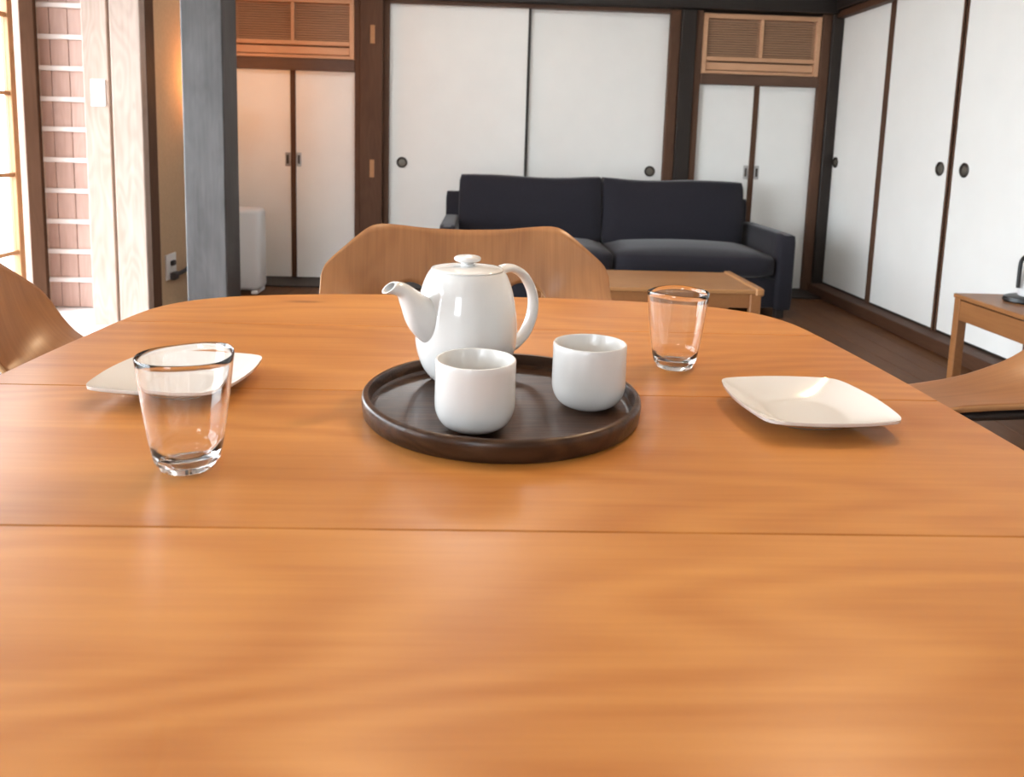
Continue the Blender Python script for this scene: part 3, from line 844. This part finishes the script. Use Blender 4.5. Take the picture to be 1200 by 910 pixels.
# ------------------------------------------------------------------ sofa
sf = thing('sofa', 'dark navy fabric two seat sofa against the white back panels', 'sofa', (0.80, 4.95, 0))
def soft(name, x0, x1, y0, y1, z0, z1, puff=(0, 0, 0), bev=0.03, parent=sf, tilt=0.0, corner=0.0, cuts=8):
    bm = bmesh.new(); bmesh.ops.create_cube(bm, size=2.0)
    bmesh.ops.subdivide_edges(bm, edges=list(bm.edges), cuts=cuts, use_grid_fill=True)
    hx, hy, hz = (x1 - x0) / 2, (y1 - y0) / 2, (z1 - z0) / 2
    cx, cy, cz = (x0 + x1) / 2, (y0 + y1) / 2, (z0 + z1) / 2
    for v in bm.verts:
        a, b, c = v.co
        X, Y, Z = a * hx, b * hy, c * hz
        # rounded box
        qx, qy, qz = (max(abs(X) - (hx - bev), 0), max(abs(Y) - (hy - bev), 0), max(abs(Z) - (hz - bev), 0))
        L = math.sqrt(qx * qx + qy * qy + qz * qz)
        if L > 1e-6:
            s = bev / L if L > bev else 1
            X = math.copysign(min(abs(X), hx - bev) + qx * s, X)
            Y = math.copysign(min(abs(Y), hy - bev) + qy * s, Y)
            Z = math.copysign(min(abs(Z), hz - bev) + qz * s, Z)
        fx, fy, fz = 1 - a * a, 1 - b * b, 1 - c * c
        X += math.copysign(puff[0], a) * fy * fz * (abs(a) > .99)
        Y += math.copysign(puff[1], b) * fx * fz * (abs(b) > .5) * abs(b)
        Z += math.copysign(puff[2], c) * fx * fy * (abs(c) > .5) * abs(c)
        if corner: Z += corner * (a * a) ** 3 * (c > 0.5) + 0.006 * math.sin(4.1 * a + x0 * 9) * (c > 0.5); Y += 0.008 * math.sin(5 * a + 3 * c + x0 * 7)
        Y += tilt * Z
        v.co = (cx + X, cy + Y, cz + Z)
    bmesh.ops.recalc_face_normals(bm, faces=list(bm.faces))
    return obj(name, bm, 'navy_fabric', parent, True, 75)
soft('base', -0.98, 0.98, -0.36, 0.42, 0.05, 0.24, (0, 0, 0), 0.02)
soft('arm', 0.965, 1.068, -0.40, 0.43, 0.045, 0.512, (0.004, 0, 0), 0.025)
soft('arm', -1.068, -0.965, -0.40, 0.43, 0.045, 0.512, (0.004, 0, 0), 0.025)
soft('back_frame', -1.06, 1.0, 0.33, 0.45, 0.20, 0.672, (0, 0, 0), 0.02)
soft('seat_cushion', -0.96, -0.018, -0.40, 0.32, 0.24, 0.385, (0, 0.015, 0.030), 0.05)
soft('seat_cushion', -0.014, 0.96, -0.40, 0.32, 0.24, 0.385, (0, 0.015, 0.030), 0.05)
soft('back_cushion', -0.965, -0.026, 0.13, 0.31, 0.36, 0.783, (0.004, 0.035, -0.004), 0.035, tilt=0.12, corner=0.016)
soft('back_cushion', -0.024, 0.915, 0.13, 0.31, 0.36, 0.783, (0.004, 0.035, -0.004), 0.035, tilt=0.12, corner=0.016)
for sx in (-1, 1):
    for yy in (-0.36, 0.38):
        box('leg', sx * 1.0 - 0.025, sx * 1.0 + 0.025, yy - 0.025, yy + 0.025, 0, 0.052, 'dark_post_wood', sf, 0.003)

# ------------------------------------------------------------------ low table in front of the sofa
lt = thing('coffee_table', 'low oak coffee table between the sofa and the far chair', 'table', (0.80, 3.84, 0))
box('top', -0.53, 0.51, -0.255, 0.25, 0.330, 0.350, 'oak_furniture', lt, 0.003)
o = box('edge_lip', 0.492, 0.532, -0.262, 0.257, 0.322, 0.358, 'oak_furniture', lt, 0.006)
o = box('edge_lip', -0.552, -0.512, -0.262, 0.257, 0.322, 0.358, 'oak_furniture', lt, 0.006)
box('apron', -0.47, 0.47, -0.245, -0.225, 0.262, 0.330, 'stand_wood', lt)
box('apron', -0.47, 0.47, 0.22, 0.24, 0.262, 0.330, 'stand_wood', lt)
for sx in (-1, 1):
    for yy in (-0.235, 0.23):
        box('leg', sx * 0.495 - 0.026, sx * 0.495 + 0.026, yy - 0.02, yy + 0.02, 0, 0.330, 'stand_wood', lt, 0.004)
    box('apron', sx * 0.49 - 0.01, sx * 0.49 + 0.01, -0.215, 0.21, 0.262, 0.322, 'stand_wood', lt)

# ------------------------------------------------------------------ side table by the right wall
st = thing('side_table', 'small brown wooden side table against the right wall panels', 'table', (2.12, 2.62, 0))
box('top', -0.185, 0.195, -0.47, 0.47, 0.432, 0.450, 'stand_wood', st, 0.004, 2)
box('apron', -0.178, -0.160, -0.43, 0.43, 0.345, 0.426, 'stand_wood', st, 0.002)
box('apron', 0.165, 0.183, -0.43, 0.43, 0.345, 0.426, 'stand_wood', st, 0.002)
box('apron', -0.14, 0.15, 0.443, 0.458, 0.345, 0.426, 'stand_wood', st, 0.002)
box('apron', -0.14, 0.15, -0.458, -0.443, 0.345, 0.426, 'stand_wood', st, 0.002)
for sx in (-0.162, 0.168):
    for sy in (-0.448, 0.448):
        box('leg', sx - 0.019, sx + 0.019, sy - 0.019, sy + 0.019, 0, 0.432, 'stand_wood', st, 0.004, 2)

# white kettle on the side table, mostly beyond the right edge
kt = thing('electric_kettle', 'white kettle with a black handle on a black base, at the right edge', 'kettle', (2.175, 2.93, 0.45))
bm = lathe_bm([(0, 0), (.085, 0), (.088, .005), (.086, .018), (.078, .022), (0, .022)], 48)
bm.transform(Matrix.Scale(1.5, 4, (1, 0, 0)) @ Matrix.Identity(4))
obj('power_base', bm, 'black_plastic', kt, True, 40)
obj('body', lathe_bm([(0, .022), (.068, .022), (.072, .03), (.070, .09), (.060, .17), (.055, .20), (.050, .206), (0, .208)], 48), 'white_plastic', kt, True, 50)
obj('lid', lathe_bm([(0, .206), (.048, .207), (.044, .216), (.012, .220), (.010, .232), (0, .234)], 40), 'black_plastic', kt, True, 50)
hp = catmull([(-.052, 0, .178), (-.066, 0, .178), (-.080, 0, .168), (-.086, 0, .150), (-.0865, 0, .10), (-.086, 0, .055)], 6)
obj('handle', tube_bm(hp, 0.0075, 14), 'black_plastic', kt, True)
obj('spout', tube_bm([(.05, 0, .15), (.075, 0, .17), (.092, 0, .195)], lambda u: .016 - .007 * u, 16), 'white_plastic', kt, True)

# white heater behind the pillar
ht = thing('panel_heater', 'white rounded heater standing behind the dark pillar', 'heater', (-1.56, 5.02, 0))
bm = box_bm(-0.15, 0.15, -0.08, 0.08, 0.02, 0.545, 0.035, 4)
obj('body', bm, 'white_plastic', ht, True, 60)
box('foot', -0.13, -0.09, -0.09, 0.09, 0, 0.022, 'white_plastic', ht, 0.004)
box('foot', 0.09, 0.13, -0.09, 0.09, 0, 0.022, 'white_plastic', ht, 0.004)
